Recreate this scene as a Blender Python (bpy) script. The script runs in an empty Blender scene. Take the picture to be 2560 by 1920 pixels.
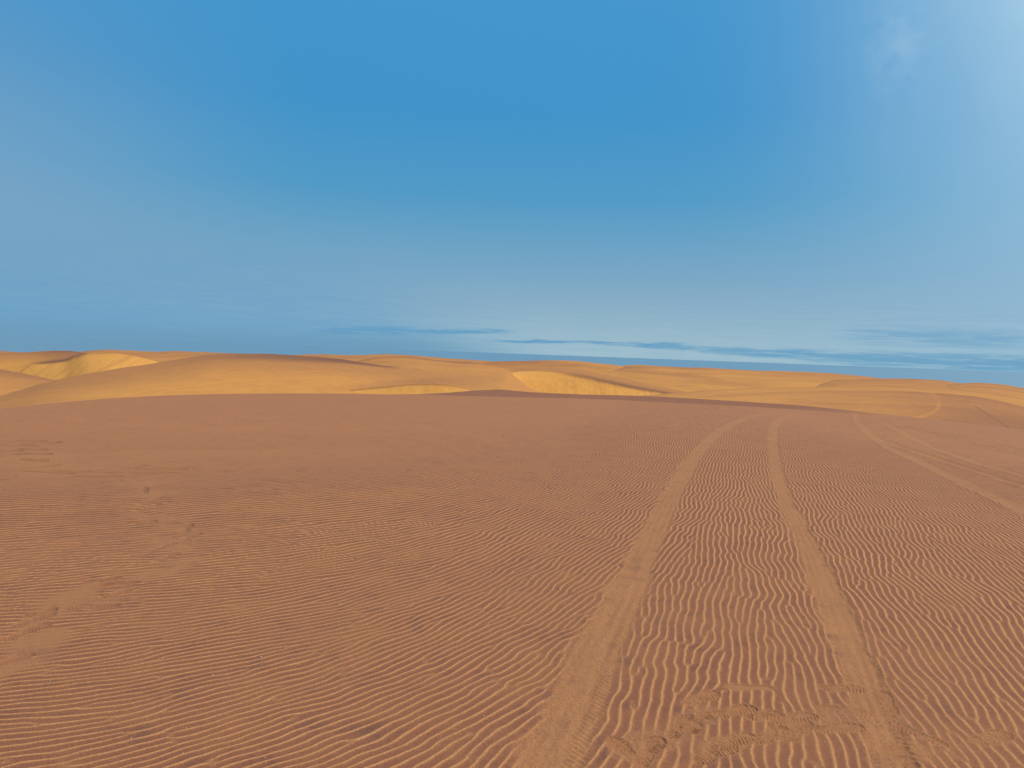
import bpy, math, random
import numpy as np

random.seed(7)
RNG = np.random.default_rng(7)
scene = bpy.context.scene
COL = scene.collection
R = math.radians


def lin(r, g, b):
    f = lambda c: (c / 255 / 12.92) if c / 255 <= 0.04045 else ((c / 255 + 0.055) / 1.055) ** 2.4
    return (f(r), f(g), f(b))


# ------------------------------------------------------------------ camera
F_PX, W_PX, H_PX = 1800.0, 2560.0, 1920.0
EYE = 1.93                                   # eye height over the sand, camera at the origin
PITCH, ROLL = math.atan(77 / F_PX), R(2.09)
FWD = np.array([0, math.cos(PITCH), -math.sin(PITCH)])
R0 = np.array([1.0, 0, 0])
U0 = np.array([0, math.sin(PITCH), math.cos(PITCH)])
RGT = math.cos(ROLL) * R0 + math.sin(ROLL) * U0
UPV = -math.sin(ROLL) * R0 + math.cos(ROLL) * U0


def ray(px, py):
    px = np.asarray(px, float); py = np.asarray(py, float)
    return (FWD + ((px - W_PX / 2) / F_PX)[..., None] * RGT + ((H_PX / 2 - py) / F_PX)[..., None] * UPV)


def ground(px, py, z=-EYE):
    d = ray(px, py)
    t = z / d[..., 2]
    return d[..., 0] * t, d[..., 1] * t


def at_depth(px, py, depth):
    d = ray(px, py)
    return d * (np.asarray(depth, float) / d[..., 1])[..., None]


cam = bpy.data.cameras.new("camera")
cam.sensor_width = 36.0
cam.lens = 36.0 * F_PX / W_PX
cam.clip_start = 0.05
cam.clip_end = 200000.0
cam_o = bpy.data.objects.new("camera", cam)
COL.objects.link(cam_o)
from mathutils import Matrix, Vector
m = Matrix.Identity(4)
for i, c in enumerate((RGT, UPV, -FWD)):
    for j in range(3):
        m[j][i] = c[j]
cam_o.matrix_world = m
scene.camera = cam_o


# ------------------------------------------------------------------ numpy noise
def vnoise(x, y, seed):
    """smooth value noise in -1..1 on an endless lattice"""
    xi = np.floor(x).astype(np.int64); yi = np.floor(y).astype(np.int64)
    fx = x - xi; fy = y - yi
    fx = fx * fx * fx * (fx * (fx * 6 - 15) + 10); fy = fy * fy * fy * (fy * (fy * 6 - 15) + 10)

    def h(a, b):
        n = (a * 374761393 + b * 668265263 + seed * 974711) & 0x7fffffff
        n = ((n ^ (n >> 13)) * 1274126177) & 0x7fffffff
        n = n ^ (n >> 16)
        return (n & 0xffff) / 32767.5 - 1.0
    a = h(xi, yi); b = h(xi + 1, yi); c = h(xi, yi + 1); d = h(xi + 1, yi + 1)
    return (a + (b - a) * fx) * (1 - fy) + (c + (d - c) * fx) * fy


def fbm(x, y, size, octv, seed, gain=0.5):
    s = np.zeros_like(x); amp = 1.0; tot = 0.0; f = 1.0 / size
    for k in range(octv):
        ca, sa = math.cos(0.7 * k + 0.3), math.sin(0.7 * k + 0.3)
        s += amp * vnoise((x * ca - y * sa) * f, (x * sa + y * ca) * f, seed + 17 * k)
        tot += amp; amp *= gain; f *= 2.03
    return s / tot


def sstep(a, b, x):
    t = np.clip((x - a) / (b - a), 0, 1)
    return t * t * (3 - 2 * t)


# ------------------------------------------------------------------ materials
def new_mat(name):
    mt = bpy.data.materials.new(name)
    mt.use_nodes = True
    nt = mt.node_tree
    nt.nodes.clear()
    out = nt.nodes.new("ShaderNodeOutputMaterial")
    bs = nt.nodes.new("ShaderNodeBsdfPrincipled")
    nt.links.new(bs.outputs[0], out.inputs[0])
    return mt, nt, bs


def nmix(nt, fac, a, b, blend='MIX'):
    n = nt.nodes.new("ShaderNodeMix"); n.data_type = 'RGBA'; n.blend_type = blend
    for s, v in ((n.inputs[0], fac), (n.inputs[6], a), (n.inputs[7], b)):
        if hasattr(v, 'is_output') or isinstance(v, bpy.types.NodeSocket):
            nt.links.new(v, s)
        elif isinstance(v, tuple):
            s.default_value = (*v, 1.0)
        else:
            s.default_value = v
    return n.outputs[2]


def nmath(nt, op, a, b=None, c=None, clamp=False):
    n = nt.nodes.new("ShaderNodeMath"); n.operation = op; n.use_clamp = clamp
    for s, v in zip(n.inputs, (a, b, c)):
        if v is None:
            continue
        if isinstance(v, bpy.types.NodeSocket):
            nt.links.new(v, s)
        else:
            s.default_value = v
    return n.outputs[0]


def nattr(nt, name):
    n = nt.nodes.new("ShaderNodeAttribute"); n.attribute_name = name
    return n.outputs['Fac']


def nnoise(nt, scale, detail=3.0, rough=0.55, vec=None, stretch=None):
    if vec is None:
        tc = nt.nodes.new("ShaderNodeNewGeometry"); vec = tc.outputs['Position']
    if stretch:
        mp = nt.nodes.new("ShaderNodeMapping"); mp.inputs['Scale'].default_value = stretch
        nt.links.new(vec, mp.inputs[0]); vec = mp.outputs[0]
    n = nt.nodes.new("ShaderNodeTexNoise")
    n.inputs['Scale'].default_value = scale
    n.inputs['Detail'].default_value = detail
    n.inputs['Roughness'].default_value = rough
    nt.links.new(vec, n.inputs['Vector'])
    return n.outputs['Fac']


def nramp(nt, fac, lo, hi, a=0.0, b=1.0):
    n = nt.nodes.new("ShaderNodeMapRange"); n.clamp = True
    n.inputs[1].default_value = lo; n.inputs[2].default_value = hi
    n.inputs[3].default_value = a; n.inputs[4].default_value = b
    nt.links.new(fac, n.inputs[0])
    return n.outputs[0]


# ---- sand of the dune we stand on: brown heavy-mineral sand, pale coarse grains on the crests
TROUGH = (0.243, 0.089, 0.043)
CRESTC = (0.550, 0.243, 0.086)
TRACKC = (0.415, 0.178, 0.066)
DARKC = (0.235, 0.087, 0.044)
FARC = (0.388, 0.153, 0.062)
GOLD = (0.605, 0.252, 0.053)
BROWN = (0.345, 0.134, 0.050)
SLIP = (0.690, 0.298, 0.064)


def sand_material():
    mt, nt, bs = new_mat("rippled_sand")
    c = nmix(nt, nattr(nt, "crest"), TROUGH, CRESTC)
    c = nmix(nt, nattr(nt, "flat"), c, FARC)
    c = nmix(nt, nattr(nt, "track"), c, TRACKC)
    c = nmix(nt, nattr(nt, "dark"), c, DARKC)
    blot = nramp(nt, nnoise(nt, 1.3, 5, 0.6), 0.35, 0.68)
    c = nmix(nt, nmath(nt, 'MULTIPLY', blot, 0.16), c, (0.21, 0.080, 0.044))
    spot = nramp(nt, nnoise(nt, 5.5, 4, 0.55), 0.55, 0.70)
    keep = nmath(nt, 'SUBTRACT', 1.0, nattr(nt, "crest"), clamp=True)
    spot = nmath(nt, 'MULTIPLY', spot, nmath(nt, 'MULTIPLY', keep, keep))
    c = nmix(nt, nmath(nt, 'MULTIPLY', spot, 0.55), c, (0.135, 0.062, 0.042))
    warm = nramp(nt, nnoise(nt, 2.6, 3, 0.5), 0.45, 0.70)
    c = nmix(nt, nmath(nt, 'MULTIPLY', warm, 0.20), c, (0.42, 0.175, 0.058))
    g1 = nramp(nt, nnoise(nt, 190.0, 3.0, 0.75), 0.25, 0.75, 0.55, 1.45)
    g2 = nramp(nt, nnoise(nt, 900.0, 1.0, 0.6), 0.25, 0.75, 0.72, 1.28)
    comb = nt.nodes.new("ShaderNodeCombineColor")
    g3 = nramp(nt, nnoise(nt, 75.0, 2.0, 0.6), 0.25, 0.75, 0.86, 1.14)
    g = nmath(nt, 'MULTIPLY', nmath(nt, 'MULTIPLY', g1, g2), g3)
    for i in range(3):
        nt.links.new(g, comb.inputs[i])
    c = nmix(nt, 1.0, c, comb.outputs[0], 'MULTIPLY')
    nt.links.new(c, bs.inputs['Base Color'])
    bs.inputs['Roughness'].default_value = 0.9
    bs.inputs['Specular IOR Level'].default_value = 0.12
    bp = nt.nodes.new("ShaderNodeBump"); bp.inputs['Strength'].default_value = 0.35
    bp.inputs['Distance'].default_value = 0.004
    nt.links.new(nnoise(nt, 140.0, 3.0, 0.6), bp.inputs['Height'])
    nt.links.new(bp.outputs[0], bs.inputs['Normal'])
    return mt


def dune_material():
    mt, nt, bs = new_mat("dune_sand")
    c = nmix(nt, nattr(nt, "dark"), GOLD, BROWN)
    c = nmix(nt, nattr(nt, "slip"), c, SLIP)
    c = nmix(nt, nattr(nt, "deep_brown"), c, (0.185, 0.076, 0.042))  # darkest sand: heavy minerals on the crests, plus streaks and lines
    n1 = nramp(nt, nnoise(nt, 0.035, 6, 0.6, stretch=(1, 0.55, 2.5)), 0.36, 0.66)
    c = nmix(nt, nmath(nt, 'MULTIPLY', n1, nmath(nt, 'SUBTRACT', 0.38, nmath(nt, 'MULTIPLY', nattr(nt, "slip"), 0.3))), c, (0.40, 0.165, 0.056))
    n2 = nramp(nt, nnoise(nt, 0.9, 5, 0.65, stretch=(1, 0.4, 1)), 0.3, 0.7, 0.91, 1.09)
    comb = nt.nodes.new("ShaderNodeCombineColor")
    for i in range(3):
        nt.links.new(n2, comb.inputs[i])
    c = nmix(nt, 1.0, c, comb.outputs[0], 'MULTIPLY')
    nt.links.new(c, bs.inputs['Base Color'])
    bs.inputs['Roughness'].default_value = 0.92
    bs.inputs['Specular IOR Level'].default_value = 0.1
    bp = nt.nodes.new("ShaderNodeBump"); bp.inputs['Strength'].default_value = 0.25
    bp.inputs['Distance'].default_value = 0.25
    nt.links.new(nnoise(nt, 0.7, 4.0, 0.6, stretch=(1.0, 0.3, 0.3)), bp.inputs['Height'])
    nt.links.new(bp.outputs[0], bs.inputs['Normal'])
    return mt


M_SAND = sand_material()
M_DUNE = dune_material()


def tag(o, label=None, cat=None, group=None, kind=None):
    if label: o["label"] = label
    if cat: o["category"] = cat
    if group: o["group"] = group
    if kind: o["kind"] = kind
    return o


def mesh_obj(name, co, quads, mat, attrs=None, origin=None):
    """one mesh object out of numpy arrays (quads: n x 4)"""
    co = np.asarray(co, np.float64)
    if origin is None:
        origin = (0, 0, 0)
    loc = np.asarray(origin, float)
    me = bpy.data.meshes.new(name)
    n = len(quads)
    me.vertices.add(len(co))
    me.vertices.foreach_set("co", (co - loc).astype(np.float32).ravel())
    me.loops.add(n * 4)
    me.loops.foreach_set("vertex_index", np.asarray(quads, np.int32).ravel())
    me.polygons.add(n)
    me.polygons.foreach_set("loop_start", np.arange(0, n * 4, 4, dtype=np.int32))
    me.polygons.foreach_set("loop_total", np.full(n, 4, np.int32))
    me.polygons.foreach_set("use_smooth", np.ones(n, bool))
    for k, v in (attrs or {}).items():
        a = me.attributes.new(k, 'FLOAT', 'POINT')
        a.data.foreach_set("value", np.asarray(v, np.float32))
    me.update(calc_edges=True)
    me.materials.append(mat)
    o = bpy.data.objects.new(name, me)
    o.location = loc
    COL.objects.link(o)
    return o


# ------------------------------------------------------------------ ripple pattern (self-organised, with Y-junctions)
LAM = 0.064
CELL = 0.0158
RX0, RY0, NXR, NYR = -10.0, 2.0, 1680, 1800


def wave_len(X, Y):
    """ripples widen away to the left, where the slope steepens"""
    return 0.059 + 0.045 * sstep(4.6, 9.6, Y - 0.25 * X) * sstep(1.0, -2.0, X - 0.02 * Y)


ORI = np.array([  # X, Y, crest direction in degrees from +X
    (-2.03, 3.66, 20), (-2.3, 3.3, 6), (-1.8, 3.4, 13), (-0.43, 4.26, 60), (1.47, 5.65, 76), (3.2, 5.65, 68),
    (5.4, 9.5, 76), (-4.57, 8.4, 15), (-2.27, 9.5, 34), (0.74, 11.1, 67), (1.09, 16.3, 72), (-1.95, 12.5, 50),
    (-3.84, 10.2, 25), (-7, 12, 14), (-6, 20, 30), (0, 25, 72), (8, 20, 78), (6, 6, 70), (10, 10, 74), (0.8, 3.4, 84), (-0.9, 3.3, 38),
    (0.2, 3.5, 66), (1.8, 3.2, 80), (14, 24, 78)], float)


def orient(X, Y):
    num = np.zeros_like(X); den = np.zeros_like(X)
    for x, y, t in ORI:
        s = 0.75 + 0.11 * y
        w = np.exp(-(((X - x) ** 2 + (0.55 * (Y - y)) ** 2) / (2 * s * s))) + 1e-9 / (1 + (X - x) ** 2 + (Y - y) ** 2)
        num += w * t; den += w
    return num / den


def ripple_field():
    xs = RX0 + CELL * np.arange(NXR); ys = RY0 + CELL * np.arange(NYR)
    # orientation on a coarse grid, then upsampled
    cx = xs[::6]; cy = ys[::6]
    TX, TY = np.meshgrid(cx, cy)
    th = orient(TX, TY) + (16 - 5 * sstep(0, 2, TX)) * fbm(TX, TY, 0.55, 3, 5) 
    iy = np.clip((np.arange(NYR) / 6), 0, len(cy) - 1.001); ix = np.clip((np.arange(NXR) / 6), 0, len(cx) - 1.001)
    y0 = iy.astype(int); fy = (iy - y0)[:, None]; x0 = ix.astype(int); fx = (ix - x0)[None, :]
    th = ((th[y0][:, x0] * (1 - fx) + th[y0][:, x0 + 1] * fx) * (1 - fy) + (th[y0 + 1][:, x0] * (1 - fx) + th[y0 + 1][:, x0 + 1] * fx) * fy)
    bins = np.arange(-4, 100, 11.0)
    fxq = np.fft.fftfreq(NXR, CELL)[None, :]; fyq = np.fft.fftfreq(NYR, CELL)[:, None]
    fr = np.sqrt(fxq ** 2 + fyq ** 2); fa = np.degrees(np.arctan2(fyq, fxq))
    wl = wave_len(xs[None, :] + 0 * ys[:, None], ys[:, None] + 0 * xs[None, :])
    wbins = np.array([0.059, 0.072, 0.087, 0.104])
    wb = np.interp(wl, wbins, np.arange(4.0))
    z = (RNG.standard_normal((NYR, NXR)) + 1j * RNG.standard_normal((NYR, NXR)))
    for it in range(4):
        Z = np.fft.fft2(z)
        z = np.zeros((NYR, NXR), complex)
        for b in bins:
            w0 = np.clip(1 - np.abs(th - b) / 11.0, 0, 1)
            if w0.max() <= 0:
                continue
            kd = b - 90.0
            Ga = np.exp(-((fa - kd + 180) % 360 - 180) ** 2 / (2 * 10.0 ** 2))
            for q in range(4):
                w = w0 * np.clip(1 - np.abs(wb - q), 0, 1)
                if w.max() <= 0.01 or (w > 0.01).sum() < 300:
                    continue
                f0 = 1 / wbins[q]
                z += w * np.fft.ifft2(Z * Ga * np.exp(-((fr - f0) ** 2) / (2 * (0.16 * f0) ** 2)))
        a = np.abs(z)
        if it < 3:
            z /= (a + 0.15 * a.mean())
        else:
            z *= np.minimum(1.0, 1.6 * a / a.mean()) / (a + 1e-9)
    return z


RIP = ripple_field()


def ripple_sample(X, Y):
    u = (X - RX0) / CELL; v = (Y - RY0) / CELL
    ui = np.floor(u).astype(int); vi = np.floor(v).astype(int)
    fu = u - ui; fv = v - vi
    u0 = ui % NXR; u1 = (ui + 1) % NXR; v0 = vi % NYR; v1 = (vi + 1) % NYR
    return ((RIP[v0, u0] * (1 - fu) + RIP[v0, u1] * fu) * (1 - fv) + (RIP[v1, u0] * (1 - fu) + RIP[v1, u1] * fu) * fv)


# ------------------------------------------------------------------ the dune we stand on: polar heightfield round the camera
az_in = np.linspace(-41.0, 41.0, 1701)
side = np.concatenate([np.arange(41.1, 62, 0.1), np.geomspace(62.5, 180, 60)])
az_out = np.concatenate([side, -side[::-1][1:]])
AZ = np.radians(np.concatenate([az_in, az_out]))
AZ = np.sort(AZ)
NA = len(AZ)
v_rows = np.concatenate([np.arange(1320, 430, -1.5), np.arange(430, 84, -0.8)])
r_rows = F_PX * EYE / v_rows
rr = np.concatenate([np.geomspace(0.05, r_rows[0] * 0.97, 14), r_rows])
NR_IN = len(rr)

# brow of the dune in the photo's outline -> distance at which each azimuth meets it
BROW = np.array([(-420, 1062), (-200, 1040), (0, 1022.5), (163, 1006), (285, 996), (407, 989.5), (529, 986), (651, 984.3), (770, 984), (895, 985),
                 (963, 986.5), (1040, 986), (1125, 981), (1185, 975), (1250, 971.5), (1329, 978.5), (1451, 984), (1573, 987), (1660, 990.5), (1823, 1000),
                 (1985, 1012), (2148, 1030), (2230, 1040), (2311, 1048), (2400, 1058), (2480, 1067), (2560, 1078), (2760, 1110), (2960, 1140)])
bx, by = ground(BROW[:, 0], BROW[:, 1])
b_az = np.arctan2(bx, by); b_r = np.hypot(bx, by)
D_AZ = np.interp(AZ, b_az, b_r)
# smooth a little
ker = np.hanning(9); ker /= ker.sum()
D_AZ = np.convolve(np.pad(D_AZ, 4, mode='wrap'), ker, mode='valid')
# rows are scaled so that the last inner row sits at the brow, then the lee side follows
over = np.concatenate([np.linspace(0.12, 3.0, 26), np.linspace(3.4, 26, 30)])
RR = np.empty((NR_IN + len(over), NA))
r_edge = rr[-1]
for j in range(NA):
    pass
kk = np.clip((rr[:, None] - 14.0) / (r_edge - 14.0), 0, 1)
RR[:NR_IN] = np.where(rr[:, None] <= 14, rr[:, None], 14.0 + kk * (D_AZ[None, :] - 14.0))
RR[NR_IN:] = D_AZ[None, :] + over[:, None]
NR = RR.shape[0]
X = RR * np.sin(AZ)[None, :]
Y = RR * np.cos(AZ)[None, :]
S_OVER = np.maximum(0, RR - D_AZ[None, :])
STEP = np.gradient(RR, axis=0)                 # radial sample spacing
shape = X.shape
X = X.ravel(); Y = Y.ravel(); S_OVER = S_OVER.ravel(); STEP = STEP.ravel(); RAD = RR.ravel()
A_FULL = np.tile(AZ, NR)

# lee side: rounded brow, then the angle of repose
crisp = np.interp(np.degrees(A_FULL), [-60, -30, -5, 8, 30, 40], [0.10, 0.12, 0.08, 0.05, 0.03, 0.03])
s_lim = 0.6 / (2 * crisp)
drop = np.where(S_OVER < s_lim, crisp * S_OVER ** 2, crisp * s_lim ** 2 + 0.6 * (S_OVER - s_lim))
Z = -EYE - drop
Z += 0.012 * fbm(X, Y, 2.2, 3, 11) * sstep(1.0, 3.0, RAD) * (1 - sstep(8, 14, RAD))

# near crest line, in front of the dark unrippled spur
NEARC = np.array([(1040, 988), (1125, 989.6), (1276, 991.7), (1451, 995.7), (1560, 1000), (1695, 1007), (1823, 1013), (2026, 1026), (2100, 1032), (2200, 1041)])
nx, ny = ground(NEARC[:, 0], NEARC[:, 1])
nr = np.interp(A_FULL, np.arctan2(nx, ny), np.hypot(nx, ny), left=200, right=200)
beyond = sstep(-0.5, 1.0, RAD - nr)
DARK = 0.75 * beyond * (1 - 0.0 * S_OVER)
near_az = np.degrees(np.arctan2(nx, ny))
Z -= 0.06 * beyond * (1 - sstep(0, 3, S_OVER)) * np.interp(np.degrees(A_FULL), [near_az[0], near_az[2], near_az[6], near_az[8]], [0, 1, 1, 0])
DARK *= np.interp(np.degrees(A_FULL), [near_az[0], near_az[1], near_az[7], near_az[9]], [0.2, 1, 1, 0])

# ripple amplitude
azd = np.degrees(A_FULL)
wig = 0.025 - 0.007 * sstep(0, 2, X)
wx = wig * fbm(X, Y, 0.26, 3, 21); wy = wig * 1.2 * fbm(X, Y, 0.30, 3, 22)
zc = ripple_sample(X + wx, Y + wy)
theta = orient(X, Y)
ph = np.angle(zc); mod = np.clip(np.abs(zc), 0, 1)
# effective sampling across the ripples
cross = STEP * np.abs(np.sin(np.radians(90 - theta) - A_FULL))
RES = 1 - sstep(0.22, 0.46, cross / wave_len(X, Y))
pixel = RAD ** 2 / (F_PX * EYE) * 2.5          # ripples finer than this blend into an even tone
SOFT = 0.22 + 0.78 * (1 - sstep(0.45, 0.95, pixel * np.abs(np.sin(np.radians(90 - theta) - A_FULL)) / wave_len(X, Y)))
AMP = RES * SOFT * (1 - beyond) * (0.86 + 0.30 * fbm(X, Y, 0.6, 3, 31))
AMP *= (1 - 0.65 * sstep(20, 34, RAD)) * sstep(0.6, 1.5, RAD)
AMP *= np.where(S_OVER > 0, 0, 1)
AMP *= 1 - 0.8 * sstep(9.5, 13.5, RAD + 0.35 * X) * sstep(-4, -18, azd)
AMP = np.clip(AMP, 0, 1)
TRACK = np.zeros_like(X)
CALM = np.ones_like(X)                          # 1 = ripples kept, 0 = wiped out
REL = np.zeros_like(X)                          # extra relief
OWNER = np.zeros(len(X), np.int32)
OBJ = []                                        # (name, label, category, group)


def catmull(P, n):
    P = np.asarray(P, float)
    P = np.vstack([2 * P[0] - P[1], P, 2 * P[-1] - P[-2]])
    seg = len(P) - 3
    t = np.linspace(0, seg, n); k = np.minimum(t.astype(int), seg - 1); f = (t - k)[:, None]
    a, b, c, d = P[k], P[k + 1], P[k + 2], P[k + 3]
    return 0.5 * ((2 * b) + (-a + c) * f + (2 * a - 5 * b + 4 * c - d) * f ** 2 + (-a + 3 * b - 3 * c + d) * f ** 3)


def along(P, hw, n=140, margin=0.35):
    """signed distance, arc length and half width for the vertices near a path P (m x 2); hw per point"""
    Q = catmull(np.column_stack([P, hw]), n)
    L = np.concatenate([[0], np.cumsum(np.hypot(*np.diff(Q[:, :2], axis=0).T))])
    mx = Q[:, 2].max() + margin
    sel = np.where((X > Q[:, 0].min() - mx) & (X < Q[:, 0].max() + mx) & (Y > Q[:, 1].min() - mx) & (Y < Q[:, 1].max() + mx) & (RAD > 1.2))[0]
    x = X[sel]; y = Y[sel]
    best = np.full(len(sel), 1e9); d = np.zeros(len(sel)); s = np.zeros(len(sel)); w = np.zeros(len(sel)); endf = np.zeros(len(sel), bool)
    for i in range(n - 1):
        ax, ay, aw = Q[i]; ex, ey, ew = Q[i + 1] - Q[i]
        l2 = ex * ex + ey * ey
        near = np.where((np.abs(x - ax) < mx + 1) & (np.abs(y - ay) < mx + 1.5))[0]
        if not len(near):
            continue
        t = ((x[near] - ax) * ex + (y[near] - ay) * ey) / l2
        tc = np.clip(t, 0, 1)
        qx = x[near] - ax - tc * ex; qy = y[near] - ay - tc * ey
        dd = qx * qx + qy * qy
        ok = dd < best[near]
        g = near[ok]
        best[g] = dd[ok]
        sg = np.sign(ex * (y[g] - ay) - ey * (x[g] - ax))
        d[g] = -sg * np.sqrt(dd[ok]); s[g] = L[i] + tc[ok] * math.sqrt(l2); w[g] = aw + tc[ok] * ew
        endf[g] = ((i == 0) & (t[ok] < 0)) | ((i == n - 2) & (t[ok] > 1))
    ok = (best < mx * mx) & ~endf
    return sel[ok], d[ok], s[ok], w[ok], L[-1]


def add_track(name, label, P, hw, depth=0.010, rim=0.006, tread=0.0035, tint=1.0, fade=(0.0, 0.0), wall=0.0, group=None, rw=0.018, ridge=0.0):
    P = np.column_stack(P)
    i, d, s, w, L = along(P, hw)
    oid = len(OBJ) + 1
    OBJ.append((name, label, "tyre track", group))
    e = 0.034 * fbm(X[i], Y[i], 0.06, 3, 40 + oid) + 0.034 * fbm(X[i], Y[i], 0.3, 2, 50 + oid)
    q = np.abs(d) - (w + e)
    ins = sstep(1.1 * rw, -1.6 * rw, q)
    f = np.ones_like(s)
    if fade[0] > 0: f *= sstep(0, fade[0], s)
    if fade[1] > 0: f *= sstep(0, fade[1], L - s)
    ins *= f
    fine = sstep(0.030, 0.010, STEP[i])
    lug = np.sin(2 * math.pi * (s / 0.042 + 0.8 * np.abs(d) / 0.05)) * sstep(0.25, 0.6, np.abs(d) / w)
    rib = np.cos(2 * math.pi * d / np.maximum(w / 1.75, 0.02)) * sstep(0.95, 0.7, np.abs(d) / w)
    patch = 0.5 + 0.5 * np.clip(1.6 * fbm(X[i], Y[i], 0.35, 3, 60 + oid), -1, 1)
    side = 0.5 + 0.5 * np.clip(1.8 * fbm(X[i], Y[i], 0.25, 2, 80 + oid), -1, 1)
    rimf = f * np.exp(-((q - 0.6 * rw) / rw) ** 2)
    z = -depth * ins + rim * rimf * side
    z += tread * ins * fine * (0.9 * lug * (0.35 + 0.65 * patch) + 0.35 * rib + 0.7 * fbm(X[i], Y[i], 0.02, 2, 70 + oid))
    wallf = f * np.exp(-((d - w - e - 0.5 * rw) / rw) ** 2)
    z += wall * wallf * (0.35 + 0.5 * side + 0.3 * np.sin(2 * math.pi * s / 0.05) * fine)
    TRACK[i] = np.maximum(TRACK[i], ridge * wallf)
    REL[i] += z
    CALM[i] *= 1 - ins * (0.82 + 0.18 * patch)
    grooves = 0.5 + 0.5 * np.cos(2 * math.pi * d / np.maximum(w / 2.1, 0.02))
    worn = 0.5 + 0.5 * np.clip(2.2 * fbm(d * 6 + 3 * oid, s * 0.9, 0.35, 3, 90 + oid), -1, 1)
    TRACK[i] = np.maximum(TRACK[i], ins * tint * np.clip(1.0 - 0.85 * grooves * worn * sstep(0.06, 0.02, STEP[i]) - 0.22 * (1 - patch), 0, 1))
    OWNER[i[(ins > 0.4)]] = oid


def edges_path(Lp, Rp):
    lx, ly = ground(*np.array(Lp, float).T); rx, ry = ground(*np.array(Rp, float).T)
    cx, cy = (lx + rx) / 2, (ly + ry) / 2
    tx, ty = np.gradient(cx), np.gradient(cy)
    tl = np.hypot(tx, ty)
    hw = 0.5 * np.abs((rx - lx) * (-ty / tl) + (ry - ly) * (tx / tl))
    return (cx, cy), np.clip(hw * 0.92, 0.11, 0.175)


# pair of wheel ruts running away from the camera and over the brow
A_L = [(1225, 1990), (1261, 1915), (1298, 1835), (1354, 1730), (1415, 1620), (1458, 1558), (1520, 1460), (1569, 1380), (1612, 1300), (1647, 1240), (1678, 1192), (1712, 1144), (1757, 1100), (1798, 1069), (1850, 1045), (1901, 1033), (1953, 1027)]
A_R = [(1460, 1990), (1480, 1915), (1507, 1835), (1550, 1730), (1575, 1620), (1593, 1558), (1630, 1460), (1655, 1380), (1683, 1300), (1709, 1240), (1733, 1192), (1757, 1148), (1788, 1106), (1822, 1077), (1867, 1053), (1918, 1038), (1975, 1030)]
B_L = [(2175, 1960), (2150, 1840), (2110, 1724), (2091, 1669), (2061, 1589), (2024, 1484), (1993, 1380), (1956, 1290), (1943, 1254), (1932, 1213), (1924, 1172), (1920, 1137), (1918, 1100), (1922, 1072), (1939, 1052), (1973, 1037), (2015, 1031)]
B_R = [(2325, 1960), (2275, 1840), (2222, 1740), (2196, 1669), (2159, 1577), (2110, 1472), (2061, 1380), (2012, 1295), (1987, 1254), (1973, 1213), (1961, 1172), (1953, 1137), (1948, 1100), (1949, 1072), (1963, 1054), (1995, 1041), (2035, 1034)]
pA, wA = edges_path(A_L, A_R)
pB, wB = edges_path(B_L, B_R)
GT = "pale tyre tracks crossing the brown dune"
add_track("tyre_track", "wide flattened pale wheel rut starting at the bottom centre of the brown rippled dune", pA, wA, depth=0.005, rim=0.002, tread=0.0036, tint=0.66, rw=0.034, group=GT)
add_track("tyre_track", "pale wheel rut with a dark ridged right edge ending among the boot prints", pB, wB, depth=0.007, rim=0.002, wall=0.007, tread=0.0036, tint=0.70, rw=0.028, group=GT)


def px_path(pts):
    return ground(*np.array(pts, float).T)


C1 = [(2136, 1030), (2142, 1036), (2148, 1052), (2172, 1080), (2202, 1102), (2240, 1126), (2291, 1149), (2329, 1168), (2380, 1191), (2443, 1221), (2506, 1250), (2570, 1281), (2680, 1330)]
add_track("tyre_track", "pale curved rut sweeping right from the brow, nearest of the crossing tracks", px_path(C1), np.full(len(C1), 0.15), depth=0.012, wall=0.010, rim=0.004, tread=0.0, tint=0.62, rw=0.06, group=GT)
C2 = [(2200, 1094), (2240, 1113), (2300, 1132), (2360, 1152), (2430, 1174), (2500, 1196), (2560, 1215), (2680, 1250)]
add_track("tyre_track", "faint dark-edged rut beside the nearest crossing track at the right edge", px_path(C2), np.full(len(C2), 0.14), depth=0.02, wall=0.016, rim=0.004, tread=0.0, tint=0.45, rw=0.05, fade=(1.5, 0), group=GT)
D1 = [(2150, 1034), (2162, 1038), (2202, 1050), (2240, 1070), (2291, 1097), (2342, 1120), (2405, 1143), (2481, 1167), (2560, 1188), (2680, 1220)]
add_track("tyre_track", "pale rut second back from the camera among the tracks crossing at the right", px_path(D1), np.full(len(D1), 0.14), depth=0.014, wall=0.008, rim=0.004, tread=0.0, tint=0.55, rw=0.07, group=GT)
E1 = [(2228, 1058), (2290, 1074), (2354, 1090), (2430, 1108), (2500, 1124), (2560, 1138), (2680, 1164)]
add_track("tyre_track", "faint thin rut with a bright crest line near the brow at the right edge", px_path(E1), np.full(len(E1), 0.12), depth=0.03, wall=0.04, rim=0.0, tread=0.0, tint=0.35, rw=0.07, ridge=1.0, fade=(2.0, 0), group=GT)
E2 = [(2290, 1068), (2360, 1082), (2430, 1098), (2500, 1113), (2560, 1127), (2680, 1150)]
add_track("tyre_track", "thinnest bright-lined rut farthest back along the right side of the dune", px_path(E2), np.full(len(E2), 0.12), depth=0.03, wall=0.04, rim=0.0, tread=0.0, tint=0.3, rw=0.08, ridge=1.0, fade=(2.5, 0), group=GT)


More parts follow.
